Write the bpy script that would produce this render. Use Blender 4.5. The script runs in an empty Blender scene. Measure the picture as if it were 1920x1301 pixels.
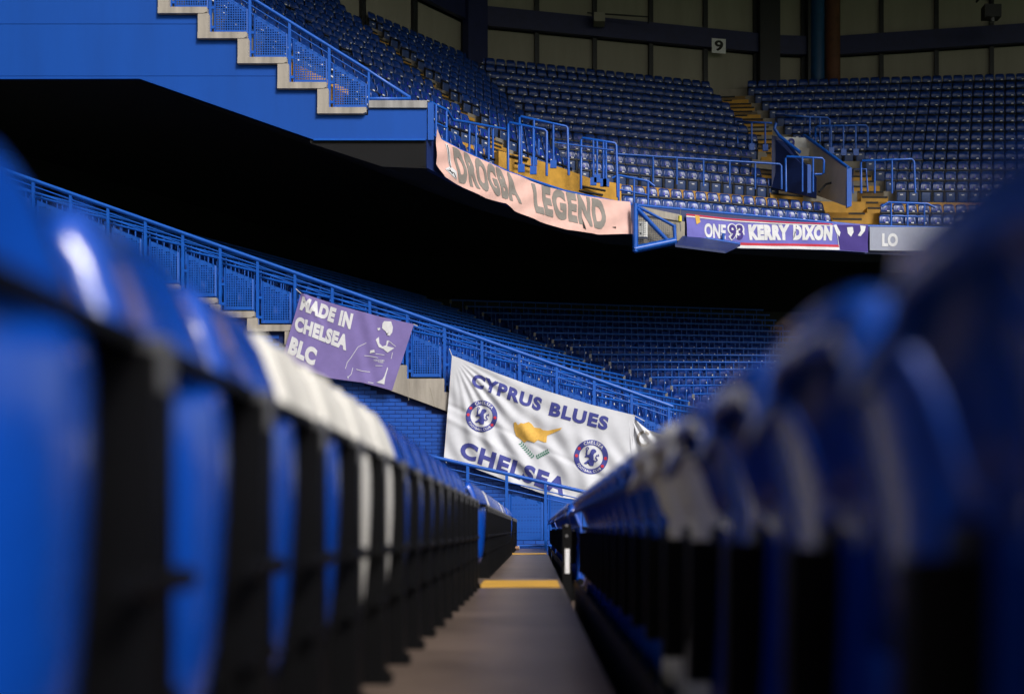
import bpy, bmesh, math, random
from mathutils import Vector, Matrix
random.seed(7)
S = bpy.context.scene
COL = S.collection
R = math.radians

# ------------------------------------------------------------------ camera
FPX, VX, HY, CZ = 2300.0, 1005.0, 992.0, 0.40      # focal length in photo pixels, vanishing point, eye height
cam = bpy.data.cameras.new("camera"); camo = bpy.data.objects.new("camera", cam); COL.objects.link(camo)
camo.location = (0, 0, CZ); camo.rotation_euler = (R(90), 0, 0)
cam.sensor_width = 36; cam.lens = FPX/1920*36
cam.shift_x = (960-VX)/1920; cam.shift_y = (HY-650.5)/1920
cam.clip_start = 0.02; cam.clip_end = 3000
cam.dof.use_dof = True; cam.dof.focus_distance = 31.0; cam.dof.aperture_fstop = 1.45
S.camera = camo
# ------------------------------------------------------------------ sky, sun, exposure
SUN = Vector((0.42, -0.62, 0.66)).normalized()
elev = math.asin(SUN.z); azim = math.atan2(SUN.x, SUN.y)
w = bpy.data.worlds.new("World"); S.world = w; w.use_nodes = True
nt = w.node_tree; bg = nt.nodes["Background"]
sky = nt.nodes.new("ShaderNodeTexSky"); sky.sky_type = 'NISHITA'; sky.sun_disc = False
sky.sun_elevation = elev; sky.sun_rotation = azim; sky.air_density = 1.0; sky.dust_density = 4.0; sky.ozone_density = 1.0
hs = nt.nodes.new("ShaderNodeHueSaturation"); hs.inputs['Saturation'].default_value = 0.45
nt.links.new(sky.outputs[0], hs.inputs['Color']); nt.links.new(hs.outputs[0], bg.inputs[0])
bg.inputs[1].default_value = 0.055
sl = bpy.data.lights.new("sun", 'SUN'); sl.energy = 1.5; sl.angle = R(16); sl.color = (1.0, 0.975, 0.94)
so = bpy.data.objects.new("sun", sl); COL.objects.link(so); so.rotation_euler = SUN.to_track_quat('Z', 'Y').to_euler()
S.view_settings.view_transform = 'Standard'; S.view_settings.look = 'None'
S.view_settings.gamma = 1; S.view_settings.exposure = 0.95
S.render.engine = 'CYCLES'

# ------------------------------------------------------------------ helpers
def P(px, py, Y):
    return Vector(((px-VX)*Y/FPX, Y, CZ+(HY-py)*Y/FPX))
def pix(v):
    return VX+FPX*v[0]/v[1], HY-FPX*(v[2]-CZ)/v[1]

MATS = {}
def mat(name, col, rough=0.5, var=0.12, scale=6.0, bump=0.0, bscale=40.0, metal=0.0, spec=0.5, rnd=0.0, streak=False, trans=0.0, coat=0.0):
    m = bpy.data.materials.new(name); m.use_nodes = True; MATS[name] = m
    n = m.node_tree.nodes; l = m.node_tree.links; b = n["Principled BSDF"]
    b.inputs['Roughness'].default_value = rough; b.inputs['Metallic'].default_value = metal
    b.inputs['Specular IOR Level'].default_value = spec
    if coat: b.inputs['Coat Weight'].default_value = coat; b.inputs['Coat Roughness'].default_value = 0.15
    tc = n.new("ShaderNodeTexCoord"); mp = n.new("ShaderNodeMapping"); l.new(tc.outputs['Object'], mp.inputs[0])
    if streak: mp.inputs['Scale'].default_value = (1, 1, 0.15)
    nz = n.new("ShaderNodeTexNoise"); nz.inputs['Scale'].default_value = scale; nz.inputs['Detail'].default_value = 6
    nz.inputs['Roughness'].default_value = 0.65
    l.new(mp.outputs[0], nz.inputs['Vector'])
    cr = n.new("ShaderNodeMapRange"); cr.inputs[1].default_value = 0.3; cr.inputs[2].default_value = 0.7
    cr.inputs[3].default_value = 1-var; cr.inputs[4].default_value = 1+var
    l.new(nz.outputs['Fac'], cr.inputs[0])
    mx = n.new("ShaderNodeMix"); mx.data_type = 'RGBA'; mx.blend_type = 'MULTIPLY'; mx.inputs[0].default_value = 1
    mx.inputs[6].default_value = (*col, 1); l.new(cr.outputs[0], mx.inputs[7])
    out = mx.outputs[2]
    if rnd:
        oi = n.new("ShaderNodeObjectInfo"); r2 = n.new("ShaderNodeMapRange")
        r2.inputs[3].default_value = 1-rnd; r2.inputs[4].default_value = 1+rnd; l.new(oi.outputs['Random'], r2.inputs[0])
        m2 = n.new("ShaderNodeMix"); m2.data_type = 'RGBA'; m2.blend_type = 'MULTIPLY'; m2.inputs[0].default_value = 1
        l.new(out, m2.inputs[6]); l.new(r2.outputs[0], m2.inputs[7]); out = m2.outputs[2]
    l.new(out, b.inputs['Base Color'])
    if bump:
        n2 = n.new("ShaderNodeTexNoise"); n2.inputs['Scale'].default_value = bscale; n2.inputs['Detail'].default_value = 5
        l.new(tc.outputs['Object'], n2.inputs['Vector'])
        bp = n.new("ShaderNodeBump"); bp.inputs['Strength'].default_value = bump; bp.inputs['Distance'].default_value = 0.01
        l.new(n2.outputs['Fac'], bp.inputs['Height']); l.new(bp.outputs[0], b.inputs['Normal'])
    return m
M_blue = mat("blue_paint", (0.004, 0.090, 0.46), 0.45, 0.10, 1.2, 0.06, 25, streak=True)
M_clad = mat("blue_cladding", (0.002, 0.072, 0.40), 0.6, 0.11, 0.8, 0.03, 8, streak=True, spec=0.3)
M_rail = mat("blue_rail_paint", (0.008, 0.10, 0.50), 0.35, 0.12, 5, rnd=0.05)
M_brick = mat("blue_painted_brick", (0.006, 0.080, 0.44), 0.5, 0.10, 9, 0.25, 60, rnd=0.07)
M_mortar = mat("blue_mortar", (0.003, 0.018, 0.12), 0.8, 0.1, 9)
M_conc = mat("pale_concrete", (0.36, 0.325, 0.28), 0.85, 0.30, 3.0, 0.3, 30, streak=True)
M_riser = mat("beige_riser", (0.30, 0.27, 0.22), 0.9, 0.2, 2, 0.2, 20)
M_tread = mat("dark_tread", (0.10, 0.09, 0.08), 0.8, 0.2, 2, 0.2, 20)
M_floor = mat("worn_walkway", (0.150, 0.108, 0.085), 0.36, 0.38, 1.6, 0.25, 50)
M_yel = mat("yellow_floor_paint", (0.66, 0.36, 0.045), 0.6, 0.22, 3, 0.15, 30)
M_yel2 = mat("ochre_step_paint", (0.52, 0.27, 0.03), 0.7, 0.2, 3, 0.1, 30)
M_nose = mat("black_nosing", (0.012, 0.011, 0.01), 0.7, 0.1)
M_void = mat("shade_black", (0.003, 0.003, 0.004), 0.95, 0.2, 1)  # near-black base colour stands in for deep shade under the upper tier
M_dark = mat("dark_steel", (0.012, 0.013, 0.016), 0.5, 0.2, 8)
M_blk = mat("black_powder_coat", (0.0018, 0.0018, 0.0024), 0.5, 0.25, 15, spec=0.16)
M_tab = mat("grey_metal", (0.20, 0.20, 0.21), 0.4, 0.2, 12, metal=0.6)
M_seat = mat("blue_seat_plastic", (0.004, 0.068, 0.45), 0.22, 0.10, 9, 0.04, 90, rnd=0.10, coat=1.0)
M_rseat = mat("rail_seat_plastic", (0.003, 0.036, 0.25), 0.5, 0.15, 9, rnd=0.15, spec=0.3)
M_wseat = mat("white_seat_plastic", (0.80, 0.77, 0.71), 0.35, 0.10, 7, 0.04, 90)
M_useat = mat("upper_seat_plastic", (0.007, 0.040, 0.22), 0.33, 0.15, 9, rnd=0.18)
M_upan = mat("greyish_seat_pan", (0.028, 0.065, 0.20), 0.5, 0.2, 9, rnd=0.15)  # greyer blue than the backrest plastic
M_ubar = mat("black_hinge", (0.012, 0.013, 0.02), 0.45, 0.2, 9)
M_stick = mat("white_sticker", (0.75, 0.75, 0.78), 0.5, 0.15, 30)
M_print = mat("blue_crest_print", (0.015, 0.03, 0.45), 0.4, 0.1)
M_beige = mat("beige_wall_panel", (0.27, 0.25, 0.205), 0.8, 0.10, 1.5, streak=True)
M_gird = mat("navy_girder", (0.010, 0.014, 0.07), 0.5, 0.2, 3)
M_brown = mat("rusty_column", (0.10, 0.035, 0.015), 0.7, 0.3, 3)
M_teal = mat("blue_column", (0.008, 0.06, 0.16), 0.4, 0.2, 3)
M_white = mat("white_wall_paint", (0.70, 0.70, 0.68), 0.7, 0.08, 3)
M_warm = mat("warm_beige_paint", (0.74, 0.68, 0.58), 0.8, 0.08, 2)
M_navy = mat("navy_panel", (0.008, 0.022, 0.11), 0.5, 0.15, 3)
M_flash = mat("grey_flashing", (0.42, 0.41, 0.40), 0.4, 0.3, 5, metal=0.5, streak=True)
M_pink = mat("pink_cloth", (0.80, 0.50, 0.44), 0.85, 0.06, 5, 0.10, 60)
M_greyp = mat("grey_print", (0.27, 0.245, 0.225), 0.85, 0.10, 8)
M_purp = mat("purple_cloth", (0.215, 0.165, 0.43), 0.8, 0.07, 4, 0.08, 60)
M_wcl = mat("white_cloth", (0.64, 0.65, 0.70), 0.85, 0.05, 4, 0.08, 60)
M_wpr = mat("white_print", (0.72, 0.72, 0.75), 0.8, 0.08, 10)
M_ink = mat("navy_print", (0.050, 0.058, 0.28), 0.8, 0.12, 20)
M_ink2 = mat("deep_violet_print", (0.050, 0.028, 0.22), 0.8, 0.08, 20)
M_gold = mat("gold_print", (0.74, 0.43, 0.08), 0.8, 0.12, 14)
M_green = mat("green_print", (0.03, 0.22, 0.13), 0.8, 0.1, 14)
M_red = mat("red_print", (0.55, 0.03, 0.06), 0.8, 0.1, 14)
M_lav = mat("lavender_cloth", (0.155, 0.145, 0.52), 0.75, 0.08, 4, 0.06, 60)
M_pale = mat("pale_banner_cloth", (0.34, 0.36, 0.46), 0.8, 0.08, 4)
M_cup = mat("brown_card", (0.34, 0.19, 0.11), 0.7, 0.1, 20)
M_yplastic = mat("yellow_plastic", (0.72, 0.62, 0.04), 0.5, 0.1)
M_wire = mat("grey_wire", (0.15, 0.16, 0.19), 0.5, 0.1)
M_grass = mat("pitch_grass", (0.045, 0.10, 0.025), 0.9, 0.25, 0.6, 0.3, 80)
M_roof = mat("dark_roof", (0.03, 0.03, 0.035), 0.8, 0.1)
M_rear = mat("dark_rear_wall", (0.02, 0.02, 0.024), 0.9, 0.1)

class MB:
    def __init__(s): s.v = []; s.f = []; s.m = []; s.sm = []
    def add(s, vs, fs, mi=0, smooth=False):
        o = len(s.v); s.v += [tuple(x) for x in vs]
        for f in fs: s.f.append(tuple(i+o for i in f)); s.m.append(mi); s.sm.append(smooth)
    def box(s, a, b, mi=0, mtx=None):
        x0, y0, z0 = a; x1, y1, z1 = b
        vs = [Vector(p) for p in ((x0,y0,z0),(x1,y0,z0),(x1,y1,z0),(x0,y1,z0),(x0,y0,z1),(x1,y0,z1),(x1,y1,z1),(x0,y1,z1))]
        if mtx: vs = [mtx @ v for v in vs]
        s.add(vs, [(0,3,2,1),(4,5,6,7),(0,1,5,4),(1,2,6,5),(2,3,7,6),(3,0,4,7)], mi)
    def tube(s, pts, r, n=8, mi=0, caps=True):
        pts = [Vector(p) for p in pts]; rings = []
        for i, p in enumerate(pts):
            d = (pts[min(i+1, len(pts)-1)]-pts[max(i-1, 0)]).normalized()
            up = Vector((0,0,1)) if abs(d.z) < 0.9 else Vector((1,0,0))
            a = d.cross(up).normalized(); b = d.cross(a).normalized()
            rings.append([p+a*(r*math.cos(2*math.pi*k/n))+b*(r*math.sin(2*math.pi*k/n)) for k in range(n)])
        vs = [v for rg in rings for v in rg]; fs = []
        for i in range(len(pts)-1):
            for k in range(n):
                fs.append((i*n+k, i*n+(k+1) % n, (i+1)*n+(k+1) % n, (i+1)*n+k))
        s.add(vs, fs, mi, True)
        if caps:
            s.add(rings[0], [tuple(range(n))], mi); s.add(rings[-1], [tuple(reversed(range(n)))], mi)
    def prism(s, poly, y0, y1, mi=0):          # polygon in (x,z), extruded along y
        n = len(poly)
        vs = [(x, y0, z) for x, z in poly]+[(x, y1, z) for x, z in poly]
        fs = [tuple(range(n)), tuple(reversed(range(n, 2*n)))]+[(i, i+n, (i+1) % n+n, (i+1) % n) for i in range(n)]
        s.add(vs, fs, mi)
    def mesh(s, name, mats):
        me = bpy.data.meshes.new(name); me.from_pydata(s.v, [], s.f)
        for m in (mats if isinstance(mats, (list, tuple)) else [mats]): me.materials.append(m)
        me.polygons.foreach_set("material_index", s.m); me.polygons.foreach_set("use_smooth", s.sm)
        bm = bmesh.new(); bm.from_mesh(me); bmesh.ops.recalc_face_normals(bm, faces=bm.faces); bm.to_mesh(me); bm.free()
        me.update(); return me
    def build(s, name, mats, parent=None): return obj(name, s.mesh(name, mats), parent)
def obj(name, me, parent=None):
    o = bpy.data.objects.new(name, me); COL.objects.link(o)
    if parent: o.parent = parent
    return o
def tag(o, label, cat, group=None):
    o["label"] = label; o["category"] = cat
    if group: o["group"] = group
    return o
def thing(name, label, cat, loc=(0,0,0), rz=0, group=None):
    o = obj(name, None); o.location = loc; o.rotation_euler = (0,0,rz); o.empty_display_size = 0.1
    return tag(o, label, cat, group)
def struct(name, mb, m):
    o = mb.build(name, m); o["kind"] = "structure"; return o

# ------------------------------------------------------------------ plan of the corner stand (far)
YW = 28.75                                     # plane where the corner stand is cut off: 80 photo pixels per metre
def wx(px): return (px-VX)/80
def wz(py): return CZ+(HY-py)/80
def lerp(a, b, t): return (a[0]+(b[0]-a[0])*t, a[1]+(b[1]-a[1])*t)
def F(k):                                      # upper tier: front edge of row k in plan
    x0 = -2.75-0.595*k if k < 2 else -3.94-0.93*(k-2)
    a, b = (x0, YW+0.06), (2.55-0.303*k, 35.65+0.775*k); d = Vector((b[0]-a[0], b[1]-a[1])).normalized()
    c = lerp(a, b, 0.5); c = (c[0]-d.y*0.62, c[1]+d.x*0.62)
    return [a, c, b, (9.86-0.15*k, 38.0+0.80*k), (19.0+0.28*k, 38.8+0.68*k)]
def ZU(k): return 9.1+0.575*k
def L(n):                                      # lower tier
    return [(-4.8-0.879*n, YW+0.06), (1.9-0.60*n, 39.1+0.5*n), (9.4-0.1*n, 39.2+0.72*n), (22.0, 40.2+0.72*n)]
def ZL(n): return 4.74+0.315*n
def strip(mb, la, za, lb, zb, mi=0):
    vs = [(p[0], p[1], za) for p in la]+[(p[0], p[1], zb) for p in lb]; n = len(la)
    mb.add(vs, [(i, i+1, n+i+1, n+i) for i in range(n-1)], mi)

# ground, own terrace; unseen roofs and rear walls, sized to block sky and sun
g = MB(); g.add([(-900,-900,-3),(900,-900,-3),(900,900,-3),(-900,900,-3)], [(0,1,2,3)]); struct("ground", g, M_grass)
TD, TR = 0.77, 0.18                             # own stand: tread depth, rise
t = MB()
for r in range(-9, 17):
    x1 = 0.19-TD*r; z = TR*r
    t.box((x1-TD, -40, z-0.4), (x1, 25.5, z), 0)
struct("terrace", t, M_floor)
t = MB(); t.box((-13.5,-6,-3), (7.2,28.7,-2.2)); t.box((-13.5,25.5,-3), (9,YW+0.05,-0.55)); struct("passage_floor", t, M_tread)
t = MB(); t.box((-14.2,-90,-3), (-13.5,YW,19)); t.box((-30,YW+0.3,-3), (-18.2,YW+0.8,24)); struct("unseen_rear_wall", t, M_rear)
t = MB(); t.box((-14.2,-90,19), (2.0,9,19.4)); t.box((-30,28.5,24.3), (60,62,24.8)); t.box((-30,21.5,24.32), (5,28.49,24.8)); struct("roof", t, M_roof)

# upper tier terrace
t = MB()
for k in range(0, 18):
    z0 = ZU(k-1) if k else 9.52
    strip(t, F(k), z0, F(k), ZU(k), 2 if k in (3, 4) else 0)
    strip(t, F(k), ZU(k), F(k+1), ZU(k), 1)
struct("upper_terrace", t, [M_riser, M_tread, M_yel2])
FAS = [(-2.56, YW+0.02), (-1.93, 30.1), (-0.66, 32.15), (0.80, 33.85), (2.6, 35.2), (10.2, 37.75), (19.2, 38.5)]
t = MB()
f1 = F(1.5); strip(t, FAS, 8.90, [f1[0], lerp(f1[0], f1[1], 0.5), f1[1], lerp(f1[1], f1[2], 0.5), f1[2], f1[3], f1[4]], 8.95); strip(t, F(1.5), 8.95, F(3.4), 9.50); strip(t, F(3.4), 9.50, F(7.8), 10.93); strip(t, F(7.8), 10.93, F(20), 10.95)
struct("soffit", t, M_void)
# lower tier terrace and concourse wall, both near-black to stand in for shade
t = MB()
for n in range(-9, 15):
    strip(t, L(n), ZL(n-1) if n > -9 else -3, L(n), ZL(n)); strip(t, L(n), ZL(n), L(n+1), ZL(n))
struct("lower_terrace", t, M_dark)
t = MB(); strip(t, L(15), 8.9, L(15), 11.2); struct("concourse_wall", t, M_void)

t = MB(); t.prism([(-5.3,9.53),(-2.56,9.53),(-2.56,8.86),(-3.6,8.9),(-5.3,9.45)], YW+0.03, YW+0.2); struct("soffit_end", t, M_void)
# parapet along the front of the upper tier
par = thing("parapet", "blue steel parapet along the front of the upper tier behind the banners", "parapet", (FAS[0][0], FAS[0][1], 8.87))
t = MB()
for i in range(len(FAS)-1):
    a, b = Vector(FAS[i]), Vector(FAS[i+1]); d = (b-a).normalized(); nn = Vector((-d.y, d.x))
    q = [a, b, b+nn*0.12, a+nn*0.12]
    t.add([(p.x-FAS[0][0], p.y-FAS[0][1], z) for z in (0.0, 0.82) for p in q], [(0,1,2,3),(4,5,6,7),(0,1,5,4),(1,2,6,5),(2,3,7,6),(3,0,4,7)])
t.build("fascia", M_navy, par)
t = MB(); t.tube([(p[0]-FAS[0][0], p[1]-FAS[0][1]+0.05, 0.86) for p in FAS], 0.045); t.build("top_rail", M_rail, par)

# ------------------------------------------------------------------ end of the upper tier: cladding, stepped concrete, barrier
clad = thing("stand_end_cladding", "smooth blue steel cladding closing the end of the upper tier", "cladding", (wx(600), YW, wz(262)))
ox, oz = wx(600), wz(262)
def steps(py_off, x_from, x_to):                # px outline under the concrete units, going left and up
    pts = []; px, py = 690.0, 216.0
    while px > -150:
        pts += [(px, py+py_off), (px-74.5, py+py_off)]; px -= 74.5; py -= 46.8
    return pts
under = steps(0.5, 690, -150)
def clip_band(poly_top, y_top, y_bot):          # part of the area under the steps between two picture heights
    up = [(x, max(y, y_top)) for x, y in poly_top if True]
    pts = []
    for x, y in up:
        if y < y_bot: pts.append((x, y))
    return pts
def panel(pts, d0=0.0, d1=0.22):
    m = MB(); m.prism([(wx(x)-ox, wz(y)-oz) for x, y in pts], d0, d1); m.build("panel", M_clad, clad)
b3 = clip_band(under, 143.5, 400); lo = [(800,204.5),(691,204.5)]+[(x, y) for x, y in b3 if y > 143.6]
xl = [x for x, y in lo][-1]
panel(lo+[(xl,143.5),(-150,143.5),(-150,149),(262,148),(588,262),(800,262)])
b2 = [(x, y) for x, y in clip_band(under, 46, 142.6)]
b2 = [p for p in b2 if p[1] > 46.2]; panel([(b2[0][0],142.6)]+b2+[(b2[-1][0],46),(-150,46),(-150,142.6)], 0.004)
b1 = [(x, y) for x, y in clip_band(under, -140, 45.2)]
panel([(b1[0][0],45.2)]+b1+[(-150,b1[-1][1]),(-150,45.2)])
m = MB(); m.box((wx(692)-ox,-0.05,wz(203.5)-oz), (wx(801)-ox,0.3,wz(190)-oz)); m.build("flashing", M_flash, clad)
m = MB(); m.box((wx(588)-ox,-0.03,wz(264)-oz), (wx(798)-ox,0.02,wz(260.5)-oz)); m.build("bottom_trim", M_rail, clad)
m = MB(); m.box((wx(802)-ox,0.02,wz(262)-oz), (wx(813)-ox,0.12,wz(192)-oz)); m.build("corner_post", M_blue, clad)

STEPN = "first second third fourth fifth sixth seventh eighth ninth tenth".split()
def concrete_unit(name, w_px, h_px, slab, riser_w, label, px_list, mat_, first):
    m = MB(); w_ = w_px/80; h = h_px/80
    m.prism([(0,0),(w_-0.03,0),(w_-0.03,-slab*0.75),(w_-0.10,-slab),(riser_w,-slab),(riser_w,-slab),(0,-slab)], -0.10, 0.30)
    m.prism([(0.003,-slab*0.5),(riser_w-0.003,-slab*0.5),(riser_w-0.003,h-slab-0.005),(0.003,h-slab-0.005)], -0.09, 0.28)
    me = m.mesh(name, mat_)
    if first: px_list = list(reversed(px_list))
    for i, (px, py) in enumerate(px_list):
        o = obj(name, me); o.location = (wx(px), YW, wz(py)); tag(o, label % STEPN[i], "step", "precast concrete steps " + ("on the brick wall" if first else "on the cladding"))
concrete_unit("concrete_step", 94, 46.8, 0.145, 0.26, "%s pale concrete step up from the grey flashing on the blue cladding", [(596-74.5*i, 204-46.8*i) for i in range(9)], M_conc, False)

def perf_panel(name, w_, hl, hr, cell, hole, m_):     # perforated sheet with a sloping top, built with real holes
    m = MB(); nx = int((w_-0.06)/cell); mx = (w_-nx*cell)/2; th = 0.012; r = hole/2
    def topz(x): return hl+(hr-hl)*x/w_
    def slab(x0, z0, x1, z1a, z1b): m.add([(x0,0,z0),(x1,0,z0),(x1,0,z1b),(x0,0,z1a)], [(0,1,2,3)])
    slab(0,0,mx,topz(0),topz(mx)); slab(w_-mx,0,w_,topz(w_-mx),topz(w_))
    for i in range(nx):
        x0 = mx+i*cell; x1 = x0+cell; zt = min(topz(x0), topz(x1))-0.05; z = 0.07
        slab(x0,0,x1,z,z)
        while z+cell < zt:
            cx, cz = x0+cell/2, z+cell/2
            o = [(x0,z),(x1,z),(x1,z+cell),(x0,z+cell)]; q = [(cx-r,cz-r),(cx+r,cz-r),(cx+r,cz+r),(cx-r,cz+r)]
            m.add([(a,0,b) for a, b in o+q], [(0,1,5,4),(1,2,6,5),(2,3,7,6),(3,0,4,7)]); z += cell
        slab(x0,z,x1,topz(x0),topz(x1))
    me = bpy.data.meshes.new(name); me.from_pydata(m.v, [], m.f); me.materials.append(m_)
    bm = bmesh.new(); bm.from_mesh(me); bmesh.ops.remove_doubles(bm, verts=bm.verts, dist=0.0005)
    bmesh.ops.solidify(bm, geom=bm.faces[:], thickness=th); bm.to_mesh(me); bm.free(); return me

def barrier(root, posts, rail_of, tread_of, mids, pan_me, pan_dx, ext0, ext1, rr=0.045, y=0.0):
    bx, bz = root.location.x, root.location.z
    m = MB(); m.tube([(wx(ext0)-bx, y, wz(rail_of(ext0))-bz), (wx(ext1)-bx, y, wz(rail_of(ext1))-bz)], rr, 10); m.build("handrail", M_rail, root)
    for dm in mids:
        m = MB(); m.tube([(wx(ext0)-bx, y, wz(rail_of(ext0)+dm)-bz), (wx(ext1)-bx, y, wz(rail_of(ext1)+dm)-bz)], 0.016, 6); m.build("mid_rail", M_rail, root)
    for px in posts:
        m = MB(); zt = wz(rail_of(px)); zb = wz(tread_of(px+4)+1)
        m.box((wx(px)-0.032-bx, y-0.03, zb-bz), (wx(px)+0.032-bx, y+0.03, zt-bz))
        p = m.build("post", M_rail, root)
        for zz in (0.16, 0.62):
            m = MB(); m.box((wx(px)+0.03-bx, y-0.02, zb+zz-bz), (wx(px)+0.105-bx, y+0.02, zb+zz+0.06-bz)); m.build("bracket", M_rail, p)
        o = obj("panel", pan_me, root); o.location = (wx(px+pan_dx)-bx, y-0.01, wz(tread_of(px+4)-3)-bz)
UR = lambda px: 0+ (px-480)*0.6195+1.0
UT = lambda px: 204-46.8*math.floor((690-px)/74.5+1e-6)
ub = thing("end_barrier", "blue handrail barrier with perforated panels on the upper cladding steps", "barrier", (wx(596), YW+0.08, wz(204)))
me_pu = perf_panel("panel", 64/80, 84/80, 45/80, 0.056, 0.036, M_blue)
barrier(ub, [616.5-74.5*i for i in range(8)], UR, UT, (14, 28), me_pu, 7, 0, 690)
m = MB(); bx, bz = ub.location.x, ub.location.z
m.tube([(wx(690)-bx,0,wz(UR(690))-bz), (wx(768)-bx,0,wz(181)-bz), (wx(770)-bx,0,wz(184)-bz), (wx(692)-bx,0,wz(183.5)-bz)], 0.04, 8); m.build("end_loop", M_rail, ub)
m = MB(); m.box((wx(689)-bx,-0.03,wz(206)-bz), (wx(693)-bx,0.03,wz(UR(691))-bz)); m.build("post", M_rail, ub)

# ------------------------------------------------------------------ end of the lower tier: barrier, steps, raker, brick wall
PJ = [60+70.3*j for j in range(-1, 18)]
LRl = lambda px: 337+(px-60)*0.3565-max(0, px-900)*0.010
LT = lambda px: 608+25.2*(math.floor((px-60)/70.3+1e-6)-6)
lb = thing("end_barrier", "long blue handrail barrier with perforated panels above the blue brick wall", "barrier", (wx(482), YW+0.08, wz(608)))
me_pl = perf_panel("panel", 57/80, 80/80, 57/80, 0.056, 0.036, M_blue)
barrier(lb, PJ, LRl, LT, (11, 21), me_pl, 7, -20, 1262, 0.05)
concrete_unit("concrete_step", 86, 25.2, 0.15, 0.24, "%s pale concrete step up from the stepped beam on the blue brick wall", [(60+70.3*j-17, 608+25.2*(j-6)+2) for j in range(-1, 9)], M_conc, True)
pts = [(690, 683.6+2)]
for j in range(9, 17): pts += [(60+70.3*j, 608+25.2*(j-6)+2), (60+70.3*(j+1), 608+25.2*(j-6)+2)]
pts += [(1255, 925), (690, 717)]
m = MB(); m.prism([(wx(x)-wx(800), wz(y)-wz(740)) for x, y in pts], -0.12, 0.3)
o = m.build("raker_beam", M_conc); o.location = (wx(800), YW, wz(740)); tag(o, "pale concrete stepped beam between the two hanging wall banners", "beam")
for px, a in ((768, 3), (812, -14)):          # cast joints
    m = MB(); m.box((-0.005,-0.002,-0.20), (0.005,0.002,0.26)); c = m.build("joint", M_riser, o); c.location = (wx(px)-wx(800), -0.121, wz(736 if px < 800 else 748)-wz(740)); c.rotation_euler = (0, R(a), 0)
bw = thing("brick_wall", "blue painted brick wall under the stepped concrete and the white banner", "wall", (wx(700), YW, -0.55))
def brick_top(px):                              # picture height of the wall's top edge
    if px > 690: return 717+(px-690)*0.3717
    j = math.floor((px-43)/70.3); return 608+25.2*(j-6)+15
m = MB(); pl = [(-40, 1040), (1250, 1040), (1250, 925), (690, 718)]
for j in range(8, -2, -1): pl += [(min(690, 43+70.3*(j+1)), 608+25.2*(j-6)+14), (43+70.3*j, 608+25.2*(j-6)+14)]
m.prism([(wx(x)-wx(700), wz(y)+0.55) for x, y in pl], 0.012, 0.3); m.build("mortar", M_mortar, bw)
bl, bh, gap = 22.9/80, 7.4/80, 0.013
m = MB(); m.box((0,0,0), (bl-gap,0.03,bh-gap)); me_b = m.mesh("brick", M_brick)
rest = MB(); cand = []
for r in range(0, 96):
    zc = -0.5+r*bh
    for c in range(-3, 54):
        x = wx(20)+(c+(0.5 if r % 2 else 0))*bl; px = VX+80*x; py = HY-80*(zc+bh-CZ)
        if px+23 > 1245 or py < max(brick_top(px), brick_top(px+22.9))+1.0: continue
        seat_y = HY-0.60*(VX-px-10)
        vis = (py < seat_y+4 and px < 862 and px > 480) or (832 < px < 1040 and 868+(px-832)*0.30 < py < 965)
        cand.append((0 if vis else 1, x, zc))
cand.sort(key=lambda a: a[0])
for i, (v, x, zc) in enumerate(cand):
    dy = random.uniform(-0.002, 0.003)
    if v == 0 and i < 300:
        o = obj("brick", me_b, bw); o.location = (x-wx(700), dy, zc+0.55)
    else: rest.box((x-wx(700), dy, zc+0.55), (x-wx(700)+bl-gap, dy+0.03, zc+0.55+bh-gap))
o = rest.build("brickwork", M_brick, bw); o["kind"] = "stuff"

# ------------------------------------------------------------------ barrier closing the far end of the walkway
eb = thing("end_barrier", "blue railing with perforated panel at the far end of the walkway", "barrier", (P(1000,992,25.5).x, 25.5, 0))
def E(px, py): p = P(px, py, 25.5); return (p.x-eb.location.x, 0, p.z)
er = lambda px: 861+(px-832)*0.2305
m = MB(); m.tube([E(690, er(690)), E(1110, er(1110))], 0.04, 10); m.build("handrail", M_rail, eb)
for dm in (15, 29): m = MB(); m.tube([E(690, er(690)+dm), E(1110, er(1110)+dm)], 0.014, 6); m.build("mid_rail", M_rail, eb)
for px in (731, 804, 877, 950, 1023, 1096):
    m = MB(); a = E(px, er(px)); m.box((a[0]-0.03,-0.03,-0.1), (a[0]+0.03,0.03,a[2])); m.build("post", M_rail, eb)
me_pe = perf_panel("panel", 66/90, 86/90, 70/90, 0.062, 0.028, M_blue)
for px in (734, 807, 880, 953, 1026):
    o = obj("panel", me_pe, eb); a = E(px+1, 1012); o.location = (a[0], -0.005, a[2])
m = MB(); m.tube([E(690, 1023), E(1110, 1023)], 0.03, 8); m.build("kick_rail", M_rail, eb)

# ------------------------------------------------------------------ foreground seats
PT = 0.465
def seat_back(zb, zt, wid, prof, th, rim):
    nu = 12; bm = bmesh.new(); rows = []
    for (x, z) in prof:
        row = []
        for i in range(nu+1):
            t_ = i/nu-0.5; a = abs(2*t_)
            zz = z-(0.06*max(0, a-0.55)**2/0.2 if z > zb+0.6*(zt-zb) else 0)
            ww = wid*(1-0.10*max(0, (z-zb)/(zt-zb)-0.5))
            row.append(bm.verts.new((x+0.035*a*a-(rim if i in (0, nu) else 0), t_*ww, zz)))
        rows.append(row)
    for a, b in zip(rows, rows[1:]):
        for i in range(nu): bm.faces.new((a[i], a[i+1], b[i+1], b[i]))
    bmesh.ops.recalc_face_normals(bm, faces=bm.faces); bmesh.ops.solidify(bm, geom=bm.faces[:], thickness=th)
    for f in bm.faces: f.smooth = True
    return bm
def bm_mesh(bm, name, m_):
    me = bpy.data.meshes.new(name); bm.to_mesh(me); bm.free(); me.materials.append(m_); return me
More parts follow.
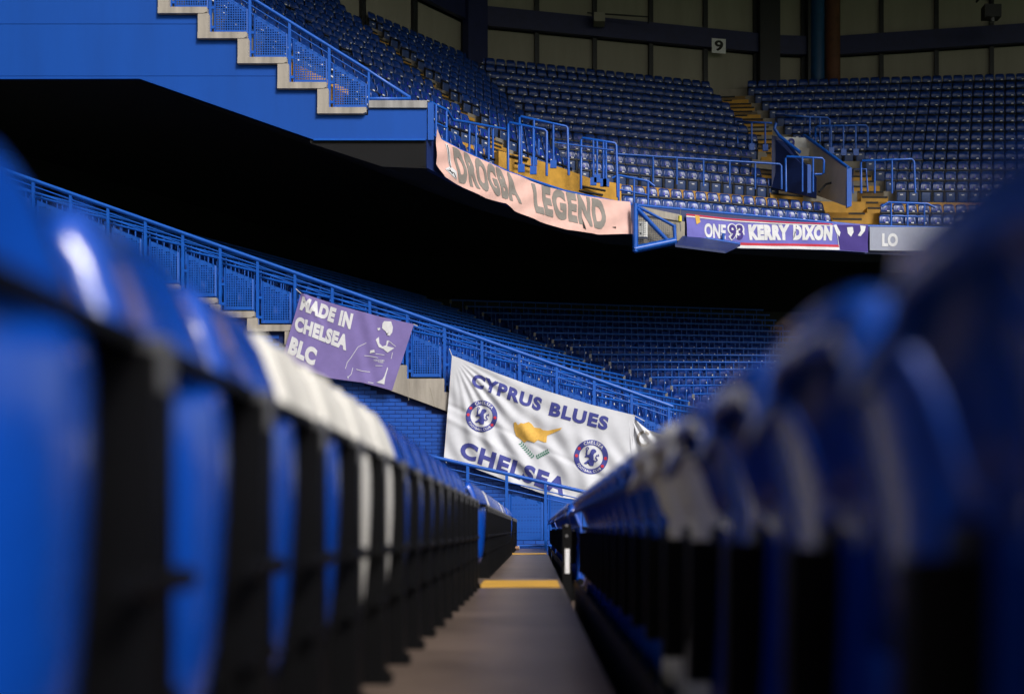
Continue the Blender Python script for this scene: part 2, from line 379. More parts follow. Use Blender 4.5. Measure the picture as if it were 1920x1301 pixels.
PROF = [(-0.02,0.735),(-0.012,0.768),(0.008,0.785),(0.034,0.78),(0.056,0.745),(0.078,0.685),(0.093,0.61),(0.098,0.54),(0.096,0.46)]
def pan_bm(x0, z0, z1, wid, bulge=0.012, th=0.03, cvx=0.0):
    bm = bmesh.new(); n = 8; rows = []
    for j in range(n+1):
        v = j/n; z = z0+(z1-z0)*v; row = []
        for i in range(n+1):
            t_ = i/n-0.5; e = max(abs(2*t_), abs(2*v-1)); ww = wid*(1-0.10*max(0, 0.25-v)/0.25)
            row.append(bm.verts.new((x0+bulge*(1-e**4)-cvx*4*t_*t_-0.03*(1-v)**2, t_*ww, z)))
        rows.append(row)
    for a, b in zip(rows, rows[1:]):
        for i in range(n): bm.faces.new((a[i], a[i+1], b[i+1], b[i]))
    bmesh.ops.recalc_face_normals(bm, faces=bm.faces); bmesh.ops.solidify(bm, geom=bm.faces[:], thickness=th)
    for f in bm.faces: f.smooth = True
    return bm
FM = {}
for key, mm in (("b", M_seat), ("w", M_wseat)):
    FM["back"+key] = bm_mesh(seat_back(0.46, 0.785, 0.435, PROF, 0.012, 0.030), "backrest", mm)
    FM["pan"+key] = bm_mesh(pan_bm(0.165, 0.13, 0.60, 0.385, 0.010, 0.03, 0.055), "seat_pan", mm)
m = MB()
m.box((0.075,-0.033,0.02), (0.184,0.033,0.585)); m.box((0.03,-0.018,0.30), (0.08,0.018,0.56)); FM["std"] = m.mesh("standard", M_blk)
m = MB(); m.box((0.02,-0.035,0.0), (0.20,0.035,0.022)); m.tube([(0.185,0,0.02),(0.185,0,0.034)], 0.012, 6); FM["foot"] = m.mesh("foot", M_blk)
m = MB(); m.box((0.165,-0.016,0.545), (0.188,0.016,0.60)); FM["tab"] = m.mesh("tab", M_tab)
m = MB(); m.tube([(0.178,-0.10,0.345),(0.178,0.10,0.345)], 0.014, 8); FM["arm"] = m.mesh("hinge_arm", M_blk)
m = MB(); m.tube([(0.172,-0.07,0.215),(0.172,0.07,0.215)], 0.012, 8); FM["arm2"] = m.mesh("hinge_arm", M_blk)
m = MB(); m.tube([(0.10,-PT/2,0.17),(0.10,PT/2,0.17)], 0.026, 8); FM["bar"] = m.mesh("crossbar", M_blk)
m = MB(); m.box((0.10,-0.20,0.585), (0.172,0.20,0.602)); FM["lip"] = m.mesh("hinge_strip", M_blk)
m = MB(); m.box((0.0,-0.22,0.0), (0.012,0.22,0.25)); FM["gap_shade"] = m.mesh("gap_shade_plate", M_blk)  # added black sheet: covers sunlit gaps, stands in for shade under the seats
def fore_seat(x, y, z, white, label, group, pt=PT, shade_gaps=False, glare_back=False):
    k = "w" if white else "b"; kb = "w" if white or glare_back else "b"
    s_ = thing("stadium_seat", label, "seat", (x, y, z), 0, group)
    for nm, me in (("backrest", FM["back"+kb]), ("seat_pan", FM["pan"+k]), ("crossbar", FM["bar"]), ("hinge_strip", FM["lip"])): obj(nm, me, s_)
    st = obj("standard", FM["std"], s_); st.location.y = pt/2
    if shade_gaps: obj("gap_shade_plate", FM["gap_shade"], s_)
    for nm, ky in (("foot","foot"), ("tab","tab"), ("hinge_arm","arm"), ("hinge_arm","arm2")): obj(nm, FM[ky], st)
    return s_
ORD = "first second third fourth fifth sixth seventh eighth ninth tenth eleventh twelfth thirteenth fourteenth fifteenth sixteenth seventeenth eighteenth nineteenth twentieth twenty-first twenty-second twenty-third twenty-fourth twenty-fifth twenty-sixth twenty-seventh".split()
def blocks(y): return 0 if y < 8.3 else (1 if y < 19.3 else 2)
where = ["before the wide yellow patch", "between the yellow patches", "beyond the far yellow patch"]
def centers(y0, pt): return ([1.06] if pt == PT else [0.72])+[y0+pt*i for i in range(1, 40) if y0+pt*i < 8.2]+[9.83+PT*i for i in range(21) if 9.83+PT*i < 19.2]+[20.75+PT*i for i in range(10)]
for side, x, z, nm in ((0, -0.575, 0.0, "facing the walkway"), (1, 0.25, -TR, "backing onto the walkway")):
    cs = centers(*((1.10, PT) if side == 0 else (0.72, 0.44)))
    for y in cs:
        yy = y
        if side == 0: white = min(abs(y-2.96), abs(y-3.425), abs(y-12.2), abs(y-17.3)) < 0.2
        else: white = min(abs(y-2.48), abs(y-2.92)) < 0.2
        glared = side == 0 and not white and min(abs(y-2.495), abs(y-3.89)) < 0.2  # white backs on these blue seats stand in for glare
        col = "white" if white else ("glare whitened blue" if glared else "blue")
        bk = blocks(y); allc = [c for c in cs if blocks(c) == bk]; i_ = allc.index(y); num = (len(allc)-i_) if bk == 0 else i_+1
        lab = f"{col} seat {nm}, {ORD[num-1]} {('before the wide', 'after the wide', 'after the far')[bk]} yellow patch"
        fore_seat(x, yy, z, white, lab, f"{'blue' if glared else col} seats {nm}, {where[bk]}", 0.44 if side and y < 8.3 else PT, side == 1, glared)
# yellow floor patches where the gangways cross
for (y0, y1, lab) in ((8.44, 9.55, "wide worn yellow paint patch across the walkway between the seat blocks"), (19.4, 20.5, "far narrow yellow paint patch near the walkway's blue end railing")):
    m = MB(); m.box((-0.40, 0, 0.0), (0.165, y1-y0, 0.004)); o = m.build("yellow_floor_patch", M_yel); o.location = (0, y0, 0.0); tag(o, lab, "floor marking")
# white plate on the row end
rp = thing("row_end_post", "black row end post with a white plate beside the yellow floor patch", "post", (0.225, 9.52, -TR))
m = MB(); m.box((-0.02,-0.02,0), (0.05,0.02,0.62)); m.build("post", M_blk, rp)
pl_ = MB(); pl_.box((0.0,-0.026,0.24), (0.034,-0.021,0.43)); pp = pl_.build("plate", M_stick, rp)
for zz in (0.265, 0.405): m = MB(); m.tube([(0.017,-0.027,zz),(0.017,-0.030,zz)], 0.004, 6); m.build("screw", M_tab, pp)
for zz in (0.55, 0.63): m = MB(); m.tube([(0.012,-0.02,zz-0.02),(0.012,-0.034,zz-0.02)], 0.012, 10); m.build("bolt", M_tab, rp)
# paper cup lying by the seats
cp = thing("paper_cup", "crumpled brown paper cup lying on the floor by the seat feet", "cup", (P(968,1024,23.5).x, 23.5, 0.042))
m = MB(); n = 16
for (xa, ra, xb, rb) in ((-0.05, 0.030, 0.05, 0.042),):
    ring = lambda x, r_: [(x, r_*math.cos(2*math.pi*i/n), r_*math.sin(2*math.pi*i/n)) for i in range(n)]
    m.add(ring(xa, ra)+ring(xb, rb), [(i, (i+1) % n, n+(i+1) % n, n+i) for i in range(n)], 0, True); m.add(ring(xa, ra), [tuple(range(n))])
m.build("body", M_cup, cp)
m = MB(); m.tube([(0.05+0.0, 0.042*math.cos(2*math.pi*i/n), 0.042*math.sin(2*math.pi*i/n)) for i in range(n+1)], 0.004, 6, 0, False); m.build("rim", M_wpr, cp)
m = MB(); m.tube([(-0.055,0,0),(-0.045,0,0)], 0.031, 16); m.build("base", M_wpr, cp)
cp.rotation_euler = (0, R(-4), R(12))

# ------------------------------------------------------------------ upper tier seats
UPT = 0.42
def uprof(): return [(0.0,0.80),(0.012,0.822),(0.03,0.815),(0.055,0.74),(0.075,0.62),(0.08,0.47)]
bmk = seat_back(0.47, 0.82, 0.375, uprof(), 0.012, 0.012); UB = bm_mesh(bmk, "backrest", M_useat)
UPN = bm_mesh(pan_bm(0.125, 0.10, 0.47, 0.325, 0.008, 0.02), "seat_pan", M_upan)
m = MB(); m.box((0.09,-0.185,0.475), (0.165,0.185,0.515)); m.box((0.06,-0.20,0.02), (0.14,-0.185,0.54)); m.box((0.06,0.185,0.02), (0.14,0.20,0.54)); UH = m.mesh("hinge_frame", M_ubar)
m = MB(); m.add([(0.101,0.03,0.55),(0.101,0.12,0.55),(0.098,0.11,0.585),(0.098,0.03,0.585)], [(0,1,2,3)]); USK = m.mesh("number_sticker", M_stick)
m = MB(); m.add([(0.100,-0.035,0.585),(0.100,0.03,0.585),(0.090,0.022,0.69),(0.090,-0.022,0.69)], [(0,1,2,3)]); UCR = m.mesh("crest_print", M_print)
m = MB(); m.add([(0.142,-0.05,0.345),(0.142,0.045,0.345),(0.142,0.045,0.385),(0.142,-0.05,0.385)], [(0,1,2,3)]); UTG = m.mesh("tag", M_stick)
GA_T = 0.75
def on_line(pts, px):                           # plan point of a row line seen at picture column px
    for a, b in zip(pts, pts[1:]):
        pa = VX+FPX*a[0]/a[1]; pb = VX+FPX*b[0]/b[1]
        if min(pa, pb) <= px <= max(pa, pb):
            lo_, hi_ = 0.0, 1.0
            for _ in range(40):
                md = (lo_+hi_)/2; q = lerp(a, b, md); pq = VX+FPX*q[0]/q[1]
                if (pq < px) == (pa < pb): lo_ = md
                else: hi_ = md
            d = Vector((b[0]-a[0], b[1]-a[1])).normalized(); return Vector(q), d
    return None, None
def interp(tab, k):
    for (k0, v0), (k1, v1) in zip(tab, tab[1:]):
        if k0 <= k <= k1: return v0+(v1-v0)*(k-k0)/(k1-k0)
    return tab[0][1] if k < tab[0][0] else tab[-1][1]
EXL = [(0,1560),(0.1,1608),(1,1585),(2,1560),(3,1500),(4,1462),(5,1440),(6,1418),(7,1402),(8,1425),(9,1422),(10,1412),(12,1395),(14,1376),(16,1355),(17,1355)]
EXR = [(0,1640),(2,1640),(3,1665),(4,1672),(5,1652),(6,1634),(7,1615),(8,1560),(8.5,1500),(9,1486),(10,1470),(12,1440),(14,1415),(16,1392),(17,1392)]
seg_name = ["above the pink banner", "above the lavender banner", "beyond the stairwell entrance"]
ordn = ["front", "second", "third", "", "fourth", "fifth", "sixth", "seventh", "eighth", "ninth", "tenth", "eleventh", "twelfth", "thirteenth", "fourteenth", "fifteenth", "top"]
cands = []
for k in list(range(0, 3))+list(range(4, 17)):
    ln = F(k+0.72)
    for sj in range(4):
        si = max(0, sj-1); a, b = Vector(ln[sj]), Vector(ln[sj+1]); d = (b-a); Ln = d.length; d.normalize(); nseat = int((Ln-0.1)/UPT)
        off = (Ln-nseat*UPT)/2
        for i in range(nseat):
            p = a+d*(off+(i+0.5)*UPT); px = VX+FPX*p.x/p.y
            if sj == 1 and abs((off+(i+0.5)*UPT)/Ln-0.5)*Ln < 0.78: continue
            if si == 0 and ((k == 0 and 1042 < px < 1092) or (k == 1 and 925 < px < 1100) or (k == 2 and 925 < px < 1170)): continue
            e0, e1 = interp(EXL, k), interp(EXR, k)
            if e0-4 < px < e1+6: continue
            if px > 2150: continue
            cands.append((k, si, p.x, p.y, math.atan2(-d.x, d.y), px, sj))
stuffU = MB()
def add_me(mb, me, mtx, mi):
    mb.add([mtx @ v.co for v in me.vertices], [tuple(p.vertices) for p in me.polygons], mi, True)
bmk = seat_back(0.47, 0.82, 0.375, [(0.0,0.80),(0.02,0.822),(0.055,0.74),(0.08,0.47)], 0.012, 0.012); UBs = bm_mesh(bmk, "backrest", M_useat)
cands.sort(key=lambda c: (0 if 700 < c[5] < 1925 else 1, c[0]))
UTOP = 300
gpx = lambda k: (lambda q: VX+FPX*q[0]/q[1])(lerp(F(k+0.72)[1], F(k+0.72)[2], 0.5))
def grp(c): return (c[0], c[1], c[1] == 0 and c[5] > gpx(c[0]))
from collections import defaultdict
byg = defaultdict(list)
for c in cands: byg[grp(c)].append(c[5])
for i, (k, si, x, y, rz, px, sj) in enumerate(cands):
    z = ZU(k); jig = random.uniform(-0.02, 0.02)
    if i < UTOP:
        gk = grp(cands[i]); ls = sorted(byg[gk], reverse=(si == 1 or (si == 0 and not gk[2]))); nn_ = ORD[min(ls.index(px), 26)]
        lab = f"blue upper tier seat, {ordn[k]} row {seg_name[si]}, {nn_} "+("before the ochre stairs" if si == 0 and not gk[2] else "past the ochre stairs" if si == 0 else "from the stairs")
        s_ = thing("upper_tier_seat", lab, "seat", (x, y, z), rz+jig, f"upper tier {ordn[k]} row seats {seg_name[si]}")
        bk = obj("backrest", UB, s_); obj("hinge_frame", UH, s_); pn = obj("seat_pan", UPN, s_)
        if random.random() < 0.93: obj("number_sticker", USK, bk)
        obj("crest_print", UCR, bk)
        if random.random() < 0.95: obj("tag", UTG, pn)
    else:
        mt = Matrix.Translation((x, y, z)) @ Matrix.Rotation(rz+jig, 4, 'Z')
        add_me(stuffU, UBs, mt, 0); add_me(stuffU, UPN, mt, 1); add_me(stuffU, UH, mt, 2)
        if random.random() < 0.8: add_me(stuffU, USK, mt, 3)
        if random.random() < 0.8: add_me(stuffU, UTG, mt, 3)
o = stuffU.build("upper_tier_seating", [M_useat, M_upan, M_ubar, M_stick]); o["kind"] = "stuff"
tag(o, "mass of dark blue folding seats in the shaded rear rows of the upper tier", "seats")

# gangway stairs
def flight(label, rows, colpx, half_m, nst=2):
    root = None
    me_cache = {}
    for k in rows:
        for h in range(nst):
            kk = k-1+(h+1)/nst if True else k
            px = interp(colpx, kk); q, d = on_line(F(kk), px)
            if q is None: continue
            z1 = ZU(k-1)+(h+1)*0.575/nst; z0 = z1-0.575/nst-0.05
            if root is None: root = thing("gangway_stairs", label, "stairs", (q.x, q.y, z0))
            rz = math.atan2(d.y, d.x)
            m = MB(); m.box((-half_m,-0.0,0), (half_m,0.62,z1-z0)); st = m.build("step", M_yel2, root)
            st.location = (q.x-root.location.x, q.y-root.location.y, z0-root.location.z); st.rotation_euler = (0,0,rz)
            w0 = -half_m+0.02; w1 = half_m-0.02
            if random.random() < 0.6: w0, w1 = (w0, w0+random.uniform(0.5, 1.2)*half_m*1.3) if random.random() < 0.5 else (w1-random.uniform(0.5, 1.2)*half_m*1.3, w1)
            m = MB(); m.box((max(w0,-half_m+0.02),-0.012,z1-z0-0.055), (min(w1,half_m-0.02),0.05,z1-z0+0.004)); m.build("nosing", M_nose, st)
    return root
GA = []
for k in [3+i*0.5 for i in range(0, 28)]:
    ln = F(k); q = lerp(ln[1], ln[2], 0.5); GA.append((k, VX+FPX*q[0]/q[1]))
flight("ochre gangway stairs climbing behind the pink banner between blue seats", range(4, 17), GA, 0.55)
flight("ochre gangway stairs climbing to the rear wall above the white stairwell entrance", range(9, 17), [(8,1456),(9,1452),(10,1440),(12,1417),(14,1396),(16,1374),(17,1368)], 0.52)
flight("ochre stairs descending along the left side of the white stairwell entrance", range(4, 8), [(3,1500),(4,1487),(5,1464),(6,1440),(7,1420)], 0.62)
flight("ochre stairs beside the right side of the white stairwell entrance", range(4, 8), [(3,1655),(4,1648),(5,1632),(6,1617),(7,1603)], 0.46)
flight("short ochre stairs at the foot of the white stairwell entrance wall", range(1, 4), [(0,1632),(1,1618),(2,1602),(3,1588)], 0.62)

lw = thing("landing_wall", "ochre painted landing wall behind the few seats above the pink banner", "wall", tuple(P(1050,340,34.4)))
m = MB(); tp = [P(935,283,34.2), P(1004,299,34.9), P(1062,318,35.7), P(1110,336,36.2), P(1165,345,36.9)]; bt = [P(935,322,34.2), P(1004,350,34.9), P(1062,372,35.7), P(1110,384,36.2), P(1165,390,36.9)]
n = len(tp); fr = [p-lw.location for p in tp+bt]; bk_ = [p+Vector((-0.18,0.22,0)) for p in fr]
m.add(fr+bk_, [(i, i+1, n+i+1, n+i) for i in range(n-1)]+[(2*n+i, 2*n+i+1, i+1, i) for i in range(n-1)]+[(2*n, 0, n, 3*n), (n-1, 3*n-1, 4*n-1, 2*n-1)]); m.build("face", M_yel2, lw)
for i, (a, b) in enumerate((((952,292),(990,300)), ((965,306),(1000,314)), ((1092,350),(1135,358)), ((1085,358),(1130,366)))):
    m = MB(); m.tube([P(*a, 34.35 if i < 2 else 35.95)-lw.location, P(*b, 34.7 if i < 2 else 36.3)-lw.location], 0.035, 4); m.build("nosing", M_nose, lw)

# stairwell entrance (vomitory)
vo = thing("stairwell_entrance", "white and beige walled stairwell entrance with blue edging and a number 9", "entrance", tuple(P(1590,385,39.0)))
vb = vo.location.copy()
def quadbox(name, pts, off, m_, parent=vo):
    m = MB(); n = len(pts); pts = [Vector(p)-vb for p in pts]; off = Vector(off)
    m.add(pts+[p+off for p in pts], [tuple(range(n)), tuple(reversed(range(n, 2*n)))]+[(i, (i+1) % n, n+(i+1) % n, n+i) for i in range(n)])
    return m.build(name, m_, parent)
quadbox("side_wall", [P(1589,388,39.0), P(1587,316,39.0), P(1513,259,42.2), P(1513,360,42.2)], (0.12,0.02,0), M_warm)
bwall = quadbox("back_wall", [P(1468,257,42.25), P(1514,259,42.25), P(1514,345,42.25), P(1468,345,42.25)], (0,0.1,0), M_white)
quadbox("outer_wall", [P(1447,254,41.2), P(1470,258,41.2), P(1531,333,40.0), P(1531,372,40.0), P(1447,352,41.2)], (0.02,0.10,0), M_navy)
quadbox("jamb", [P(1588,312,38.95), P(1597,315,38.95), P(1597,386,38.95), P(1588,389,38.95)], (0,0.14,0), M_rail)
quadbox("jamb", [P(1514,308,39.9), P(1521,310,39.9), P(1521,362,39.9), P(1514,362,39.9)], (0,0.10,0), M_rail)
for a in ((P(1455,232,41.1), P(1452,242,41.1), P(1462,256,41.0), P(1500,286,40.4)), (P(1508,254,42.0), P(1592,316,38.95))):
    m = MB(); m.tube([p-vb for p in a], 0.055, 8); m.build("coping_rail", M_rail, vo)
m = MB(); m.tube([P(1536,360,39.9)-vb, P(1548,346,40.3)-vb, P(1559,343,40.2)-vb], 0.035, 8); m.build("handrail", M_dark, vo)
quadbox("service_box", [P(1500,276,41.9), P(1517,278,41.7), P(1517,302,41.7), P(1500,300,41.9)], (0.02,0.12,0), M_warm)

# ------------------------------------------------------------------ printing on cloth and walls
def text_bm(s, bold=0.0, spacing=1.0):
    cu = bpy.data.curves.new("txt", 'FONT'); cu.body = s; cu.size = 1; cu.offset = bold; cu.space_character = spacing; cu.resolution_u = 4; cu.fill_mode = 'FRONT'
    o = bpy.data.objects.new("txt", cu); me = bpy.data.meshes.new_from_object(o)
    bm = bmesh.new(); bm.from_mesh(me); bpy.data.objects.remove(o); bpy.data.curves.remove(cu); bpy.data.meshes.remove(me)
    xs = [v.co.x for v in bm.verts]; ys = [v.co.y for v in bm.verts]; x0, x1, y0, y1 = min(xs), max(xs), min(ys), max(ys)
    for v in bm.verts: v.co = ((v.co.x-x0)/(x1-x0), (v.co.y-y0)/(y1-y0), 0)
    return bm, (x1-x0)/(y1-y0)
def to_quad(bm, tl, tr, br, bl_):
    for v in bm.verts:
        u, t_ = v.co.x, v.co.y; a = lerp(bl_, br, u); b = lerp(tl, tr, u); c = lerp(a, b, t_); v.co = (c[0], c[1], 0)
def poly_bm(pts):
    bm = bmesh.new(); f = bm.faces.new([bm.verts.new((x, y, 0)) for x, y in pts]); bmesh.ops.triangulate(bm, faces=[f]); return bm
def line_bm(pts, w0, w1=None):
    w1 = w0 if w1 is None else w1; bm = bmesh.new(); L_, R_ = [], []
    for i, (x, y) in enumerate(pts):
        a = pts[max(i-1, 0)]; b = pts[min(i+1, len(pts)-1)]; d = Vector((b[0]-a[0], b[1]-a[1])).normalized(); ww = (w0+(w1-w0)*i/(len(pts)-1))/2
        L_.append(bm.verts.new((x-d.y*ww, y+d.x*ww, 0))); R_.append(bm.verts.new((x+d.y*ww, y-d.x*ww, 0)))
    for i in range(len(pts)-1): bm.faces.new((L_[i], L_[i+1], R_[i+1], R_[i]))
    return bm
class Surf:                                       # a vertical sheet with folds, addressed by picture position
    def __init__(s, p, d, fold=None, line=None):
        s.line = line
        s.p = Vector((p[0], p[1])); s.d = Vector(d).normalized(); s.n = Vector((s.d.y, -s.d.x)); s.fold = fold or (lambda x, y: 0.0)
        if s.n.dot(-s.p) < 0: s.n = -s.n
    def __call__(s, px, py, off=0.0):
        if s.line:
            q2, d = on_line(s.line, px); w_ = s.fold(px, py)+off; t_ = q2.y
            return Vector((q2.x, t_, CZ+(HY-py)/FPX*t_))+Vector((s.n.x, s.n.y, 0))*w_
        r = Vector(((px-VX)/FPX, 1.0)); t_ = s.n.dot(s.p)/s.n.dot(r)
        q = Vector((r.x*t_, t_, CZ+(HY-py)/FPX*t_)); w_ = s.fold(px, py)+off
        return q+Vector((s.n.x, s.n.y, 0))*w_
def put(surf, bm, name, m_, parent, off=0.010, step=5.0):
    xs = [v.co.x for v in bm.verts]; ys = [v.co.y for v in bm.verts]
    for ax, lo_, hi_ in ((0, min(xs), max(xs)), (1, min(ys), max(ys))):
        c = math.floor(lo_/step)*step+step
        while c < hi_:
            no = (1,0,0) if ax == 0 else (0,1,0); co = (c,0,0) if ax == 0 else (0,c,0)
            bmesh.ops.bisect_plane(bm, geom=bm.verts[:]+bm.edges[:]+bm.faces[:], plane_co=co, plane_no=no, dist=1e-5); c += step
    base = parent.location.copy(); pp_ = parent.parent
    while pp_: base += pp_.location; pp_ = pp_.parent
    for v in bm.verts: v.co = surf(v.co.x, v.co.y, off)-base
    me = bpy.data.meshes.new(name); bm.to_mesh(me); bm.free(); me.materials.append(m_)
    for p in me.polygons: p.use_smooth = True
    return obj(name, me, parent)
def pick(curve, t_):                              # point on a picture polyline by length
    d = [0]
    for a, b in zip(curve, curve[1:]): d.append(d[-1]+math.dist(a, b))
    x = t_*d[-1]
    for i in range(len(curve)-1):
        if x <= d[i+1]+1e-9: return lerp(curve[i], curve[i+1], (x-d[i])/(d[i+1]-d[i]))
    return curve[-1]
def cloth(surf, top, bot, nu, nv, m_, parent, name="cloth"):
    base = parent.location; vs = []
    for j in range(nv+1):
        for i in range(nu+1):
            a = pick(top, i/nu); b = pick(bot, i/nu); c = lerp(a, b, j/nv); vs.append(surf(c[0], c[1])-base)
    bm = bmesh.new(); V = [bm.verts.new(v) for v in vs]; W = nu+1
    for j in range(nv):
        for i in range(nu): bm.faces.new((V[j*W+i], V[j*W+i+1], V[(j+1)*W+i+1], V[(j+1)*W+i]))
    me = bpy.data.meshes.new(name); bm.to_mesh(me); bm.free(); me.materials.append(m_)
    for p in me.polygons: p.use_smooth = True
    return obj(name, me, parent)
def ridge(x): return math.exp(-x*x)
def banner_root(name, label, surf, px, py): return thing(name, label, "banner", tuple(surf(px, py)))
def letters(surf, s, quad, m_, parent, bold=0.02, spacing=1.0, off=0.010, name="lettering"):
    bm, _ = text_bm(s, bold, spacing); to_quad(bm, *quad); return put(surf, bm, name, m_, parent, off)
def tie(surf, parent, a, b):
    m = MB(); m.tube([surf(*a)-parent.location, surf(*b, 0.02)-parent.location], 0.008, 5); m.build("tie_cord", M_wpr, parent)

# --- white banner with crests
def f_cy(x, y):
    dx, dy = x-850, y-668; an = math.atan2(dy, dx+1e-3); r_ = math.hypot(dx, dy)
    a = 0.028*math.sin(an*34+0.6*math.sin(r_/40))*min(1, r_/90)*math.exp(-((an-0.95)/0.45)**2)
    b = 0.016*math.sin((x*0.93-y*0.36)/5.2+math.sin(y/21))*min(1, max(0, (y-700-(x-850)*0.3)/60))
    c = 0.030*math.sin((x+y*0.25)/33)+0.012*math.sin((x-0.4*y)/13.0+1.3)
    e = 0.022*ridge((x*0.52-y*0.85+228+0.0006*(x-900)**2)/6.0)-0.018*ridge((x*0.42-y*0.9+330)/5.0)
    return 0.10+a+b+c*0.7+e
S_cy = Surf((0, YW-0.16), (1, 0), f_cy)
cy = banner_root("white_banner", "large creased white banner with blue lettering and two round crests", S_cy, 848, 668)
cloth(S_cy, [(848,667),(930,700),(1020,732),(1110,760),(1190,779)], [(833,860),(890,878),(960,905),(1020,926),(1062,934),(1110,940),(1178,944)], 130, 90, M_wcl, cy)
letters(S_cy, "CYPRUS", ((889,700),(1018,748),(1012,772),(883,724)), M_ink, cy, 0.05, 1.16)
letters(S_cy, "BLUES", ((1034,754),(1142,783),(1137,808),(1028,779)), M_ink, cy, 0.05, 1.16)
letters(S_cy, "CHELSEA", ((868,826),(1066,899),(1056,931),(861,856)), M_ink, cy, 0.05, 1.16)
mp_ = [(205,200),(240,190),(270,240),(320,205),(360,215),(420,265),(450,185),(500,220),(540,275),(640,290),(680,320),(760,330),(960,290),(992,283),(965,318),(840,372),(748,410),(738,520),(700,520),(600,480),(540,525),(430,490),(375,525),(320,470),(240,410),(210,310)]
CU = lambda x, y: (940+x/8.727, 770+y/8.727)
put(S_cy, poly_bm([CU(*p) for p in mp_]), "island_map", M_gold, cy)
leaf = bmesh.new()
def add_leaf(bm, x, y, a, l_, w_):
    c, s_ = math.cos(a), math.sin(a)
    vs = [bm.verts.new((x+c*u-s_*v, y+s_*u+c*v, 0)) for u, v in ((0,0),(l_*0.45,w_),(l_,0),(l_*0.45,-w_))]; bm.faces.new(vs)
for (a, b, n_) in (((330,545),(548,792),8), ((748,672),(548,780),7)):
    for i in range(n_):
        q = lerp(a, b, i/n_); dx = math.atan2(a[1]-b[1], a[0]-b[0])
        for sg in (-0.95, 0.95): X_, Y_ = CU(*q); add_leaf(leaf, X_, Y_, dx+sg, 5.6, 1.35)
put(S_cy, leaf, "olive_branches", M_green, cy)
def crest(cx, cy_, r_, rot):
    def pol(a, rr): return (cx+rr*math.sin(a+rot), cy_-rr*math.cos(a+rot))
    bm = bmesh.new(); N = 48; o_ = [bm.verts.new((*pol(2*math.pi*i/N, r_), 0)) for i in range(N)]; i_ = [bm.verts.new((*pol(2*math.pi*i/N, r_*0.70), 0)) for i in range(N)]
    for i in range(N): bm.faces.new((o_[i], o_[(i+1) % N], i_[(i+1) % N], i_[i]))
    rg = put(S_cy, bm, "crest_ring", M_ink, cy)
    for s, a0, a1, fl in (("CHELSEA", -0.62, 0.85, 1), ("FOOTBALL CLUB", -2.15, -3.95, -1)):
        bm, _ = text_bm(s, 0.012, 1.15)
        for v in bm.verts:
            a = a0+(a1-a0)*v.co.x; rr = r_*(0.755+0.19*v.co.y) if fl > 0 else r_*(0.92-0.15*v.co.y); x, y = pol(a, rr); v.co = (x, y, 0)
        put(S_cy, bm, "crest_lettering", M_wpr, rg, 0.016)
    k = r_/280.0
    ln = [(1480,640),(1520,635),(1555,660),(1550,690),(1530,700),(1512,730),(1520,800),(1532,860),(1525,910),(1470,910),(1482,880),(1490,850),(1450,840),(1420,870),(1415,890),(1370,885),(1375,865),(1400,850),(1425,820),(1460,800),(1455,765),(1430,772),(1390,778),(1365,772),(1400,745),(1440,730),(1455,700),(1465,660)]
    cs, sn = math.cos(rot*0.8), math.sin(rot*0.8)
    def lp(p): x, y = (p[0]-1475)*k, (p[1]-768)*k; return (cx+x*cs-y*sn, cy_+x*sn+y*cs)
    put(S_cy, poly_bm([lp(p) for p in ln]), "lion", M_ink, rg, 0.012)
    put(S_cy, line_bm([lp(p) for p in ((1515,820),(1555,838),(1582,810),(1552,775),(1565,735),(1600,745),(1588,715))], r_*0.075), "lion_tail", M_ink, rg, 0.012)
    put(S_cy, line_bm([lp(p) for p in ((1400,760),(1398,700),(1402,660))], r_*0.08), "staff", M_ink, rg, 0.012)
    put(S_cy, line_bm([lp((1405+20*math.cos(t_*0.7), 635+20*math.sin(t_*0.7))) for t_ in range(10)], r_*0.045), "staff_head", M_ink, rg, 0.012)
    for a in (-1.05, -1.58, 1.57, 2.15):
        x, y = pol(a, r_*0.85); put(S_cy, poly_bm([(x+r_*0.10*math.cos(i*0.785), y+r_*0.10*math.sin(i*0.785)) for i in range(8)]), "rose", M_red, rg, 0.016)
crest(903.5, 781, 29.5, 0.12); crest(1107.8, 857, 32.0, 0.10)
tie(S_cy, cy, (848,668), (843,655)); tie(S_cy, cy, (1186,778), (1208,790)); tie(S_cy, cy, (834,860), (838,868))
S_c2 = Surf((0, YW-0.14), (1, 0), lambda x, y: 0.06+0.045*math.sin(math.atan2(y-770, x-1178)*22))
c2 = banner_root("white_banner", "small bunched white banner tied beside the large white crest banner", S_c2, 1182, 785)
cloth(S_c2, [(1180,783),(1192,788),(1215,806),(1270,826)], [(1172,880),(1200,890),(1240,900),(1285,910)], 60, 30, M_wcl, c2)
put(S_c2, line_bm([(1207+12*math.cos(a*0.5+0.6), 823+13*math.sin(a*0.5+0.6)) for a in range(0, 11)], 5), "lettering", M_greyp, c2)

